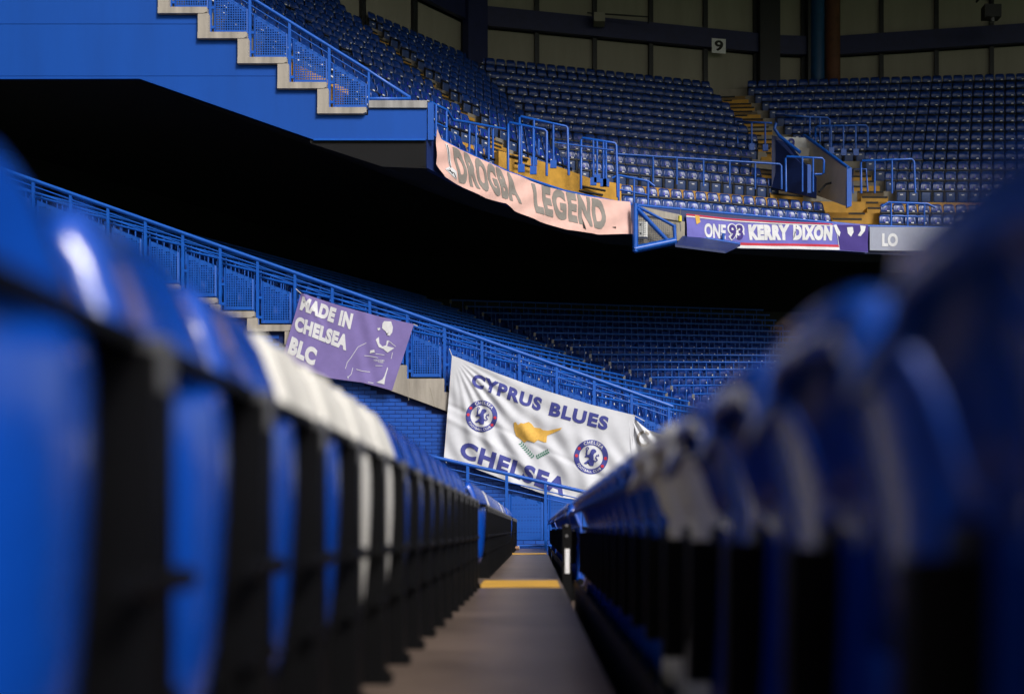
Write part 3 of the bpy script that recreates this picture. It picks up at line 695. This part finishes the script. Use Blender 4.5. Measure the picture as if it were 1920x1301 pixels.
# --- purple banner
def f_pu(x, y):
    d = (x-566)*0.86+(y-552)*-0.5
    a = 0.030*ridge(((x-568)*0.88-(y-552)*0.52-2)/4.5)*max(0, 1-(y-552)/95)
    b = 0.020*math.sin((x*0.95+y*0.30)/9.5+1.1*math.sin(y/27))*min(1, max(0.1, (690-x)/90))
    c = 0.028*math.sin((x*0.55+y*0.95)/14.0)*min(1, max(0, (x-650)/60))*min(1, max(0, (y-640)/50))
    e = 0.012*math.sin((x-0.3*y)/6.1)*math.exp(-((x-690)/22)**2)
    return 0.09+a+b+c+e
S_pu = Surf((0, YW-0.14), (1, 0), f_pu)
pu = banner_root("purple_banner", "creased purple banner with white block lettering and a stencilled figure", S_pu, 566, 552)
cloth(S_pu, [(566,551),(640,575),(710,594),(777,609)], [(530,672),(570,694),(620,710),(680,718),(736,733)], 90, 60, M_purp, pu)
letters(S_pu, "MADE", ((569,557),(633,580),(626,607),(563,582)), M_wpr, pu, 0.065, 1.1)
letters(S_pu, "IN", ((641,583),(664,590),(658,619),(635,611)), M_wpr, pu, 0.065, 1.1)
letters(S_pu, "CHELSEA", ((557,593),(656,631),(650,659),(552,620)), M_wpr, pu, 0.065, 1.1)
letters(S_pu, "BLC", ((549,631),(597,656),(590,688),(540,663)), M_wpr, pu, 0.065, 1.1)
PU = lambda x, y: (500+x/5.913, 540+y/5.913)
for pl in ([(1310,375),(1385,378),(1405,440),(1398,500),(1370,537),(1340,530),(1372,488),(1345,462),(1328,492),(1285,455),(1290,400)],
           [(1215,580),(1250,548),(1256,620),(1290,655),(1330,640),(1338,590),(1362,590),(1340,650),(1420,672),(1345,722),(1302,684),(1250,662)],
           [(1345,880),(1350,900),(1325,990),(1312,1075),(1225,1052),(1290,1020),(1312,985)],
           [(1155,700),(1200,690),(1205,720),(1150,730)], [(1232,452),(1262,448),(1266,470),(1240,480)], [(900,985),(915,985),(912,1020)]):
    put(S_pu, poly_bm([PU(*p) for p in pl]), "figure_print", M_wpr, pu)
for pl in ([(1110,615),(1020,660),(940,780),(900,830),(880,900)], [(1090,755),(1170,765),(1240,780)], [(962,890),(945,960),(905,1000)], [(1000,905),(1060,925),(1150,935)], [(1210,865),(1290,868)], [(1130,1050),(1190,1060)], [(1355,590),(1435,655)], [(1400,720),(1385,790)], [(1215,735),(1310,748)]):
    put(S_pu, line_bm([PU(*p) for p in pl], 1.0), "figure_outline", M_wpr, pu)
letters(S_pu, "YOKOHAMA", (PU(1190,795), PU(1312,800), PU(1310,818), PU(1190,816)), M_wpr, pu, 0.01)
letters(S_pu, "TYRES", (PU(1240,818), PU(1300,822), PU(1298,838), PU(1240,834)), M_wpr, pu, 0.01)
tie(S_pu, pu, (566,552), (556,543)); tie(S_pu, pu, (776,609), (784,613))

# --- pink banner
dA = Vector((FAS[4][0]-FAS[0][0], FAS[4][1]-FAS[0][1])); nA = Vector((dA.y, -dA.x)).normalized()
def f_pk(x, y): return 0.03+0.016*math.sin((x*0.4+y)/7.5+math.sin(x/31))+0.012*math.sin((x*0.9-y*0.3)/11.0)+0.03*ridge((x-0.35*y-955)/10)
S_pk = Surf((FAS[0][0]+nA.x*0.09, FAS[0][1]+nA.y*0.09), dA, f_pk, [(p[0]+nA.x*0.10, p[1]+nA.y*0.10) for p in [(-2.75,28.3)]+FAS[:5]+[(3.4,35.7)]])
pk = banner_root("pink_banner", "long sagging pale pink banner with tall grey block lettering", S_pk, 818, 245)
topP = [(817,243),(828,262),(860,281),(905,301),(960,326),(1020,350),(1090,367),(1140,375),(1180,379)]
cloth(S_pk, topP, [(816,308),(832,333),(866,351),(910,373),(948,382),(964,396),(1010,416),(1060,431),(1120,440),(1186,439)], 130, 26, M_pink, pk)
letters(S_pk, "DROGBA", ((846,275),(962,328),(976,384),(860,343)), M_greyp, pk, 0.055, 1.14)
letters(S_pk, "LEGEND", ((994,343),(1132,377),(1135,434),(1002,400)), M_greyp, pk, 0.055, 1.14)
PK = lambda x, y: (810+x/4.923, 230+y/4.923)
for pl in ([(115,195),(135,200),(160,300),(175,400),(160,420),(140,330)], [(110,430),(165,405),(215,455),(220,530),(170,490)]): put(S_pk, poly_bm([PK(*p) for p in pl]), "figure_print", M_wpr, pk)
for pl in ([(130,210),(150,330),(165,420)], [(130,440),(190,470),(215,520)], [(150,430),(175,480)]): put(S_pk, line_bm([PK(*p) for p in pl], 1.3), "figure_outline", M_dark, pk, 0.014)
put(S_pk, poly_bm([PK(1655,965), PK(1690,962), PK(1690,980)]), "tear", M_nose, pk)
put(S_pk, poly_bm([PK(1362,840), PK(1380,905), PK(1405,992), PK(1378,975)]), "tear", M_nose, pk)
tie(S_pk, pk, (1185,438), (1198,435))

# --- lavender banner
dB = Vector((FAS[5][0]-FAS[4][0], FAS[5][1]-FAS[4][1])); nB = Vector((dB.y, -dB.x)).normalized()
def f_lv(x, y): return 0.03+0.010*math.sin((x+0.5*y)/17)+0.008*math.sin((x*0.6-y)/6.0)
S_lv = Surf((FAS[4][0]+nB.x*0.07, FAS[4][1]+nB.y*0.07), dB, f_lv)
lv = banner_root("lavender_banner", "lavender banner with white lettering, red stripes and a cheering figure", S_lv, 1290, 402)
tpc = [(1286,401),(1330,406),(1400,412),(1480,416),(1560,419),(1626,422)]; btc = [(1288,456),(1340,464),(1400,467),(1480,468),(1573,470),(1626,474)]
cloth(S_lv, tpc, btc, 120, 22, M_lav, lv)
sh = lambda c, d0: [(x, y+d0) for x, y in c]
put(S_lv, line_bm(sh(tpc[:5], 2.0), 3.2, 2.0), "red_stripe", M_red, lv, 0.012); put(S_lv, line_bm(sh(tpc[:5], 5.0), 2.4, 1.6), "white_stripe", M_wpr, lv, 0.012)
put(S_lv, line_bm(sh(btc[:5], -8.2), 5.0, 4.6), "red_stripe", M_red, lv, 0.012); put(S_lv, line_bm(sh(btc[:5], -3.2), 5.2), "white_stripe", M_wpr, lv, 0.012)
letters(S_lv, "ONE", ((1319,419),(1360,422),(1360,449),(1320,446)), M_wpr, lv, 0.04)
letters(S_lv, "93", ((1362,419),(1395,421),(1395,453),(1364,452)), M_wpr, lv, 0.10, 1.0, 0.012); letters(S_lv, "93", ((1365,421),(1392,422.5),(1392,450.5),(1367,450)), M_ink2, lv, 0.035, 1.0, 0.018)
letters(S_lv, "KERRY", ((1401,422),(1479,422),(1479,451),(1404,451)), M_wpr, lv, 0.075, 1.12); letters(S_lv, "DIXON", ((1486,422),(1560,424),(1559,452),(1486,451)), M_wpr, lv, 0.075, 1.12)
LV = lambda x, y: (1260+x/4.8, 380+y/4.8)
put(S_lv, poly_bm([(1566,422),(1626,423),(1626,473),(1575,469)]), "figure_ground", M_ink2, lv, 0.008)
for pl in ([(1450,205),(1475,200),(1510,270),(1500,310),(1470,270)], [(1685,210),(1735,215),(1725,260),(1690,305),(1665,300),(1690,255)], [(1570,225),(1620,222),(1628,270),(1605,310),(1578,280)]):
    put(S_lv, poly_bm([LV(*p) for p in pl]), "figure_print", M_wpr, lv, 0.014)
put(S_lv, line_bm([LV(*p) for p in ((1410,195),(1465,225),(1480,290),(1500,400))], 0.9), "figure_outline", M_wpr, lv, 0.014)
put(S_lv, poly_bm([LV(200,115), LV(240,125), LV(250,180), LV(215,200)]), "yellow_print", M_gold, lv, 0.014)
# --- pale banner
dC = Vector((FAS[6][0]-FAS[5][0], FAS[6][1]-FAS[5][1])); nC = Vector((dC.y, -dC.x)).normalized()
S_pb = Surf((FAS[5][0]+nC.x*0.07, FAS[5][1]+nC.y*0.07), dC, lambda x, y: 0.03+0.01*math.sin(x/15))
pb = banner_root("pale_banner", "pale grey blue banner with white letters hung right of the lavender banner", S_pb, 1640, 428)
cloth(S_pb, [(1630,426),(1990,428)], [(1630,470),(1990,474)], 60, 8, M_pale, pb)
letters(S_pb, "LO", ((1653,438),(1683,438),(1683,463),(1653,463)), M_wpr, pb, 0.05); letters(S_pb, "RST", ((1826,436),(1884,436),(1884,463),(1826,463)), M_wpr, pb, 0.05)

# number 9 on the entrance and on the wall
S9 = Surf((0, 42.23), (1, 0)); bm, _ = text_bm("9", 0.02); to_quad(bm, (1477,260), (1490,260), (1490,281), (1477,281)); put(S9, bm, "number", M_ink, vo, 0.03)

# ------------------------------------------------------------------ rear wall of the upper tier
Q = [(-17.9, 30.0), (-2.55, 49.2), (10.1, 52.2), (12.2, 52.4), (26.0, 50.0)]
rw = thing("stand_rear_wall", "shaded beige panelled rear wall with navy girders behind the upper tier", "wall", (5, 51, 16))
def wall_pt(px): q, d = on_line(Q, px); return q, d
def wslab(name, pa, pb_, z0, z1, th, off, m_, parent=rw):
    a, da = wall_pt(pa); b, db = wall_pt(pb_); d = (b-a).normalized(); n_ = Vector((d.y, -d.x))
    a = a+n_*off; b = b+n_*off; c = [a, b, b+n_*th, a+n_*th]
    m = MB(); m.add([(p.x-rw.location.x, p.y-rw.location.y, z-rw.location.z) for z in (z0, z1) for p in c], [(0,1,2,3),(4,5,6,7),(0,1,5,4),(1,2,6,5),(2,3,7,6),(3,0,4,7)])
    return m.build(name, m_, parent)
colsA = [300, 390, 480, 577, 675, 772, 866]; colsB = [895, 1005, 1113, 1218, 1320, 1414]; colsN = [1456, 1504]; colsC = [1571, 1652, 1755, 1858, 1960, 2060]
for cols in (colsA, colsB, colsN, colsC):
    for a, b in zip(cols, cols[1:]):
        for z0, z1 in ((16.6, 18.15), (18.17, 20.45), (21.3, 23.15), (23.2, 24.2)): wslab("panel", a+1.5, b-1.5, z0, z1, 0.04, 0.02, M_beige)
    for a in cols: wslab("mullion", a-4, a+4, 16.4, 24.2, 0.14, 0.07, M_dark)
    wslab("girder", cols[0]-6, cols[-1]+6, 20.47, 21.25, 0.20, 0.22, M_gird)
for a, b, mm in ((860,896,M_gird), (1415,1452,M_dark), (1507,1513,M_dark)): wslab("column", a, b, 15.5, 24.2, 0.35, 0.25, mm)
for px, r_, mm in ((1527, 0.32, M_teal), (1555, 0.33, M_brown)):
    q, d = wall_pt(px); m = MB(); m.tube([(q.x-5, q.y-51-0.5, -0.8), (q.x-5, q.y-51-0.5, 8.2)], r_, 14); m.build("column", mm, rw)
m = MB(); strip(m, [(x-5, y-51+0.1) for x, y in Q], -1.5, [(x-5, y-51+0.1) for x, y in Q], 8.25); m.build("backing", M_dark, rw)
sg = thing("number_sign", "small white square sign with a dark number 9 on the beige wall panel", "sign", tuple(P(1340,92,51.0)))
qs, ds = wall_pt(1340); S_sg = Surf((qs.x, qs.y), ds, lambda x, y: 0.46)
put(S_sg, poly_bm([(1327,80),(1353,82),(1353,109),(1327,107)]), "plate", M_stick, sg, 0.0, 50)
letters(S_sg, "9", ((1332,84),(1348,85),(1348,105),(1332,104)), M_nose, sg, 0.03, 1.0, 0.02, "number")
sp = thing("loudspeaker", "dark box loudspeaker hanging in front of the upper beige wall", "speaker", tuple(P(1858,28,49.0)))
m = MB(); m.box((-0.33,-0.25,-0.18), (0.33,0.2,0.32)); m.build("cabinet", M_dark, sp)
m = MB(); m.tube([(0,0,0.3),(0,0.3,1.2),(0,1.6,1.2)], 0.05, 6); m.build("bracket", M_dark, sp)
m = MB(); m.tube([(0.02,-0.1,-0.18),(0.02,-0.1,-0.34)], 0.09, 8); m.build("horn", M_tab, sp)
jb = thing("junction_box", "small beige box on the navy girder of the rear wall", "box", tuple(P(1124,34,49.4)))
m = MB(); m.box((-0.22,-0.12,-0.18), (0.22,0.5,0.18)); m.build("case", M_beige, jb); m = MB(); m.tube([(-0.5,0,0.2),(2.0,0.3,0.16),(2.0,0.3,-0.1)], 0.03, 6); m.build("conduit", M_dark, jb)

# ------------------------------------------------------------------ guard rails in the upper tier
def hoop(label, pts, posts, Y, r_=0.036, plates=True, extra=()):
    Yf = (lambda x: Y) if not callable(Y) else Y
    b = P(pts[0][0], pts[0][1], Yf(pts[0][0])); low = P(posts[0][0], posts[0][1], Yf(posts[0][0]))
    root = thing("guard_rail", label, "railing", (b.x, b.y, low.z)); base = root.location
    m = MB(); m.tube([P(x, y, Yf(x))-base for x, y in pts], r_, 8); m.build("top_rail", M_rail, root)
    for ex in extra: m = MB(); m.tube([P(x, y, Yf(x))-base for x, y in ex], r_*0.8, 8); m.build("lower_rail", M_rail, root)
    def ty(x):
        for (x0, y0), (x1, y1) in zip(pts, pts[1:]):
            if min(x0, x1) <= x <= max(x0, x1) and x0 != x1: return y0+(y1-y0)*(x-x0)/(x1-x0)
        return pts[-1][1]
    for x, yb in posts:
        m = MB(); m.tube([P(x, ty(x), Yf(x))-base, P(x, yb, Yf(x))-base], r_*0.85, 8); p = m.build("post", M_rail, root)
        if plates:
            c = P(x, yb, Yf(x))-base; m = MB(); m.box((c.x-0.09, c.y-0.05, c.z-0.2), (c.x+0.09, c.y+0.02, c.z+0.02)); m.build("base_plate", M_rail, p)
C1 = lambda x, y: (780+x/4, 180+y/4)
hoop("blue stepped guard rail next to the cladding corner above the pink banner", [C1(110,50),C1(235,110),C1(275,180),C1(470,215),C1(690,255)], [C1(150,290),C1(228,340),C1(400,440),C1(450,460),C1(545,480),C1(577,470)], lambda x: 29.5+max(0, x-815)*0.030, 0.036, False, [[C1(150,205),C1(228,240)]])
hoop("blue hoop rail with four posts standing on the ochre landing behind pink banner", [C1(690,560),C1(690,212),C1(700,200),C1(965,255),C1(980,270),C1(980,600)], [C1(790,520),C1(880,535)], 33.4)
hoop("taller blue hoop rail rising behind the ochre landing above the pink banner", [C1(775,515),C1(775,165),C1(785,155),C1(1125,230),C1(1136,242),C1(1145,595)], [C1(885,470),C1(1030,490)], 34.2)
hoop("short blue hoop rail among the seats behind the ochre landing", [C1(920,440),C1(920,325)], [C1(920,445)], 35.0, 0.03, False, [[C1(1040,350),C1(1200,372),C1(1480,410)]])
hoop("blue hoop rail over the ochre steps near the pink banner's right end", [C1(1237,700),C1(1237,330),C1(1247,315),C1(1490,355),C1(1502,370),C1(1512,760)], [C1(1330,620),C1(1405,630),C1(1425,630),C1(1358,600)], 35.2)
hoop("low blue rail above the gap between the pink and lavender banners", [C1(1470,620),C1(1515,595),C1(1740,640),C1(1790,680)], [C1(1520,790),C1(1635,800),C1(1740,820)], 35.6, 0.036, False, [[C1(1530,705),C1(1740,745)]])
C6 = lambda x, y: (1160+x/4, 180+y/4)
hoop("long blue guard rail along the aisle above the lavender banner", [C6(-30,436),C6(440,465),C6(1205,512),C6(1220,525),C6(1222,700)], [C6(258,650),C6(436,665),C6(636,680),C6(832,690),C6(1024,700)], lambda x: 39.0+(x-1155)*0.002, 0.036, False)
hoop("blue looped guard rail in front of the white stairwell entrance", [C6(1255,720),C6(1250,470),C6(1262,455),C6(1525,468),C6(1540,485),C6(1537,580),C6(1520,590),C6(1470,588)], [C6(1378,720),C6(1458,720)], 38.7, 0.036, False)
C4 = lambda x, y: (1380+x/3.555, y/3.555)
hoop("blue guard rail over the ochre stairs right of the stairwell entrance", [C4(835,1290),C4(832,1085),C4(842,1072),C4(1172,1062),C4(1187,1078),C4(1195,1290)], [C4(925,1290),C4(1040,1290)], 39.2, 0.036, False)
hoop("small inner blue rail hoop right of the stairwell entrance", [C4(780,1280),C4(778,1130),C4(868,1128),C4(878,1280)], [C4(780,1290)], 39.6, 0.03, False)
hoop("blue guard rail left of the stairwell entrance top below the upper stairs", [C4(12,960),C4(12,812),C4(240,822)], [C4(105,965),C4(195,970)], 42.0)
hoop("blue guard rail standing behind the stairwell entrance roof edge", [C4(265,870),C4(262,768),C4(480,780),C4(610,786),C4(625,800),C4(625,985)], [C4(492,900),C4(560,950)], 42.6, 0.036, False)
hoop("blue guard rail above light plates to the right behind the stairwell entrance", [C4(530,950),C4(528,850),C4(545,840),C4(865,836),C4(878,850),C4(880,985)], [C4(635,990),C4(716,1000),C4(798,1000)], 42.4)
C7 = lambda x, y: (1640+x/7.385, 290+y/7.385)
hoop("blue front rail before the seats right of the stairwell entrance stairs", [C7(100,720),C7(195,662),C7(730,682),C7(840,735)], [C7(228,1000),C7(455,1000),C7(688,980)], 38.0, 0.036, False, [[C7(228,850),C7(690,862)]])

# access platform at the gap between the banners
ap = thing("access_platform", "blue steel access platform with wire mesh sides between two banners", "platform", tuple(P(1192,470,34.9)))
base = ap.location
def bar(name, a, b, Ya, Yb, r_, m_=M_rail):
    m = MB(); m.tube([P(*a, Ya)-base, P(*b, Yb)-base], r_, 4); return m.build(name, m_, ap)
bar("post", (1191,382), (1191,472), 34.9, 34.9, 0.085); bar("beam", (1188,468), (1266,452), 34.9, 35.3, 0.11); bar("sloping_rail", (1193,386), (1266,425), 34.9, 35.3, 0.045)
bar("brace", (1195,392), (1252,452), 34.9, 35.25, 0.075); bar("post", (1264,422), (1266,458), 35.3, 35.3, 0.055)
bar("post", (1299,390), (1299,446), 36.0, 36.0, 0.07); bar("sloping_rail", (1301,408), (1358,441), 36.0, 36.1, 0.045); bar("beam", (1298,444), (1388,458), 35.9, 35.9, 0.05)
bar("brace", (1303,420), (1332,449), 36.0, 36.0, 0.06); bar("post", (1356,438), (1356,454), 36.0, 36.0, 0.045)
m = MB(); pts = [P(1266,459,34.9), P(1282,440,35.8), P(1388,458,35.9), P(1360,471,35.0)]; pts = [p-base for p in pts]
m.add(pts+[p-Vector((0,0,0.06)) for p in pts], [(0,1,2,3),(7,6,5,4),(0,1,5,4),(1,2,6,5),(2,3,7,6),(3,0,4,7)]); m.build("deck", M_navy, ap)
m = MB()
for i in range(0, 19):
    x = 1195+i*3.8; yt = 386+(x-1193)*0.534+2; yb = 468-(x-1188)*0.205-4; Yx = 34.9+(x-1191)*0.0053
    m.tube([P(x, yt, Yx)-base, P(x, yb, Yx)-base], 0.006, 3)
for i in range(0, 18):
    y = 392+i*4.0; x0 = 1195; x1 = min(1264, 1264)
    if y < 425: x1 = min(x1, 1193+(y-388)/0.534)
    if y > 452: x1 = min(x1, 1188+(468-y)/0.205)
    if x1 > x0+3: m.tube([P(x0, y, 34.91)-base, P(x1, y, 34.9+(x1-1191)*0.0053)-base], 0.006, 3)
for i in range(0, 14):
    x = 1303+i*3.9; yt = 409+(x-1301)*0.58; m.tube([P(x, yt, 36.05)-base, P(x, 446+(x-1298)*0.155, 36.05)-base], 0.006, 3)
o = m.build("wire_mesh", M_wire, ap); o["kind"] = "stuff"
cbm = thing("concrete_beam", "short pale concrete beam under the seats at the access platform", "beam", tuple(P(1205,392,35.2)))
m = MB(); pts = [P(1200,387,35.2), P(1277,403,35.62), P(1277,415,35.62), P(1200,402,35.2)]; pts = [p-cbm.location for p in pts]; off = Vector((-0.03,0.10,0))
m.add(pts+[p+off for p in pts], [(0,1,2,3),(7,6,5,4),(0,1,5,4),(1,2,6,5),(2,3,7,6),(3,0,4,7)]); m.build("block", M_conc, cbm)
m = MB(); pts = [p-cbm.location for p in (P(1194,403,35.24), P(1284,416,35.70), P(1284,450,35.70), P(1194,460,35.24))]; m.add(pts+[p+Vector((-0.02,0.05,0)) for p in pts], [(0,1,2,3),(7,6,5,4),(0,1,5,4),(1,2,6,5),(2,3,7,6),(3,0,4,7)]); m.build("back_face", M_riser, cbm)
xb = thing("junction_box", "white metal box behind the wire mesh of the access platform", "box", tuple(P(1205,446,35.10)))
m = MB(); m.box((-0.12,-0.1,0), (0.13,0.10,0.45)); m.build("case", M_white, xb)
for zz in (0.08, 0.33): m = MB(); m.box((-0.08,-0.115,zz), (-0.05,-0.098,zz+0.05)); m.build("latch", M_dark, xb)
yl = thing("safety_lamp", "small yellow lamp hanging on a chain by the access platform", "lamp", tuple(P(1275,411,35.4)))
m = MB(); m.tube([(0,0,-0.07),(0,0,0.09)], 0.055, 10); m.build("body", M_yplastic, yl); m = MB(); m.tube([(0,0,0.08),(0.02,0,0.3)], 0.012, 6); m.tube([(0,0,-0.06),(0.02,0,-0.35)], 0.015, 6); m.build("chain", M_tab, yl)

# ------------------------------------------------------------------ lower tier: rail seats
LP = 0.44
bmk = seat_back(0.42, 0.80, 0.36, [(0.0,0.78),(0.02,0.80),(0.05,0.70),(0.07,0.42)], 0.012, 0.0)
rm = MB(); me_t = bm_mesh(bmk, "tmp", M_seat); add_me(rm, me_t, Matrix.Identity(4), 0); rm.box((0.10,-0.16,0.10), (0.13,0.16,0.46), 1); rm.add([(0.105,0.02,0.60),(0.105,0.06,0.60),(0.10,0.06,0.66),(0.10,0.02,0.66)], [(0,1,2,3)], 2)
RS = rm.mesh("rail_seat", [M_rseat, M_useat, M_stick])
cnt = 0; rest = MB(); blockname = ["left", "right"]
for n in range(-7, 10):
    for si in (0, 1):
        a, b = Vector(L(n+0.15)[si]), Vector(L(n+0.15)[si+1]); d = b-a; Ln = d.length; d.normalize(); nf = Vector((d.y, -d.x))
        e0, e1 = (0.1, Ln-0.55) if si == 0 else (0.55, Ln)
        zt = ZL(n)
        rname = f"row {n+8}"
        lab = ("blue standing rail in the lower tier rows between the wall barrier and the gangway" if si == 0 else "blue standing rail in the lower tier rows beyond the gangway")
        p0 = a+d*e0; root = thing("standing_rail", lab, "railing", (p0.x, p0.y, zt), 0, "standing rails "+("before" if si == 0 else "beyond")+" the lower gangway")
        m = MB(); q0 = Vector((0,0,1.0)); q1 = Vector((d.x*(e1-e0), d.y*(e1-e0), 1.0)); m.tube([q0, q1], 0.030, 6); m.build("top_rail", M_rail, root)
        m = MB(); s_ = 0.0
        while s_ <= e1-e0+0.01:
            m.tube([(d.x*s_, d.y*s_, 0.0), (d.x*s_, d.y*s_, 1.0)], 0.017, 4); s_ += LP
        o = m.build("posts", M_rail, root); o["kind"] = "stuff"
        m = MB(); m.box((-0.04,-0.04,0.88), (0.04,0.04,1.0)); c = m.build("end_cap", M_tab, root); c.location = (q1 if si == 0 else q0)-Vector((0,0,0.0)) if False else ((q1.x, q1.y, 0) if si == 0 else (0,0,0))
        rz = math.atan2(nf.y, nf.x); s_ = e0+LP/2
        while s_ < e1-0.2:
            p = a+d*s_-nf*0.42; px, py = pix((p.x, p.y, zt+0.8)); s_ += LP
            if cnt < 300 and 700 < px < 1450 and n <= 6 and py > 560 and py < LRl(px)+30:
                o = obj("rail_seat", RS); o.location = (p.x, p.y, zt); o.rotation_euler = (0,0,rz); cnt += 1
                tag(o, "small blue seat behind the standing rails "+("between the wall barrier and the lower gangway" if si == 0 else "beyond the lower gangway"), "seat", "rail seats "+("before" if si == 0 else "beyond")+" the lower gangway")
            else: add_me(rest, RS, Matrix.Translation((p.x, p.y, zt)) @ Matrix.Rotation(rz, 4, 'Z'), 0)
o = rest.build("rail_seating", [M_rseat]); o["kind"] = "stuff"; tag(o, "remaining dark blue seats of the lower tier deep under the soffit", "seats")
print("upper seats", len(cands), "rail seats", cnt, "bricks", len([c for c in cand if c[0] == 0]), "objects", len(bpy.data.objects))
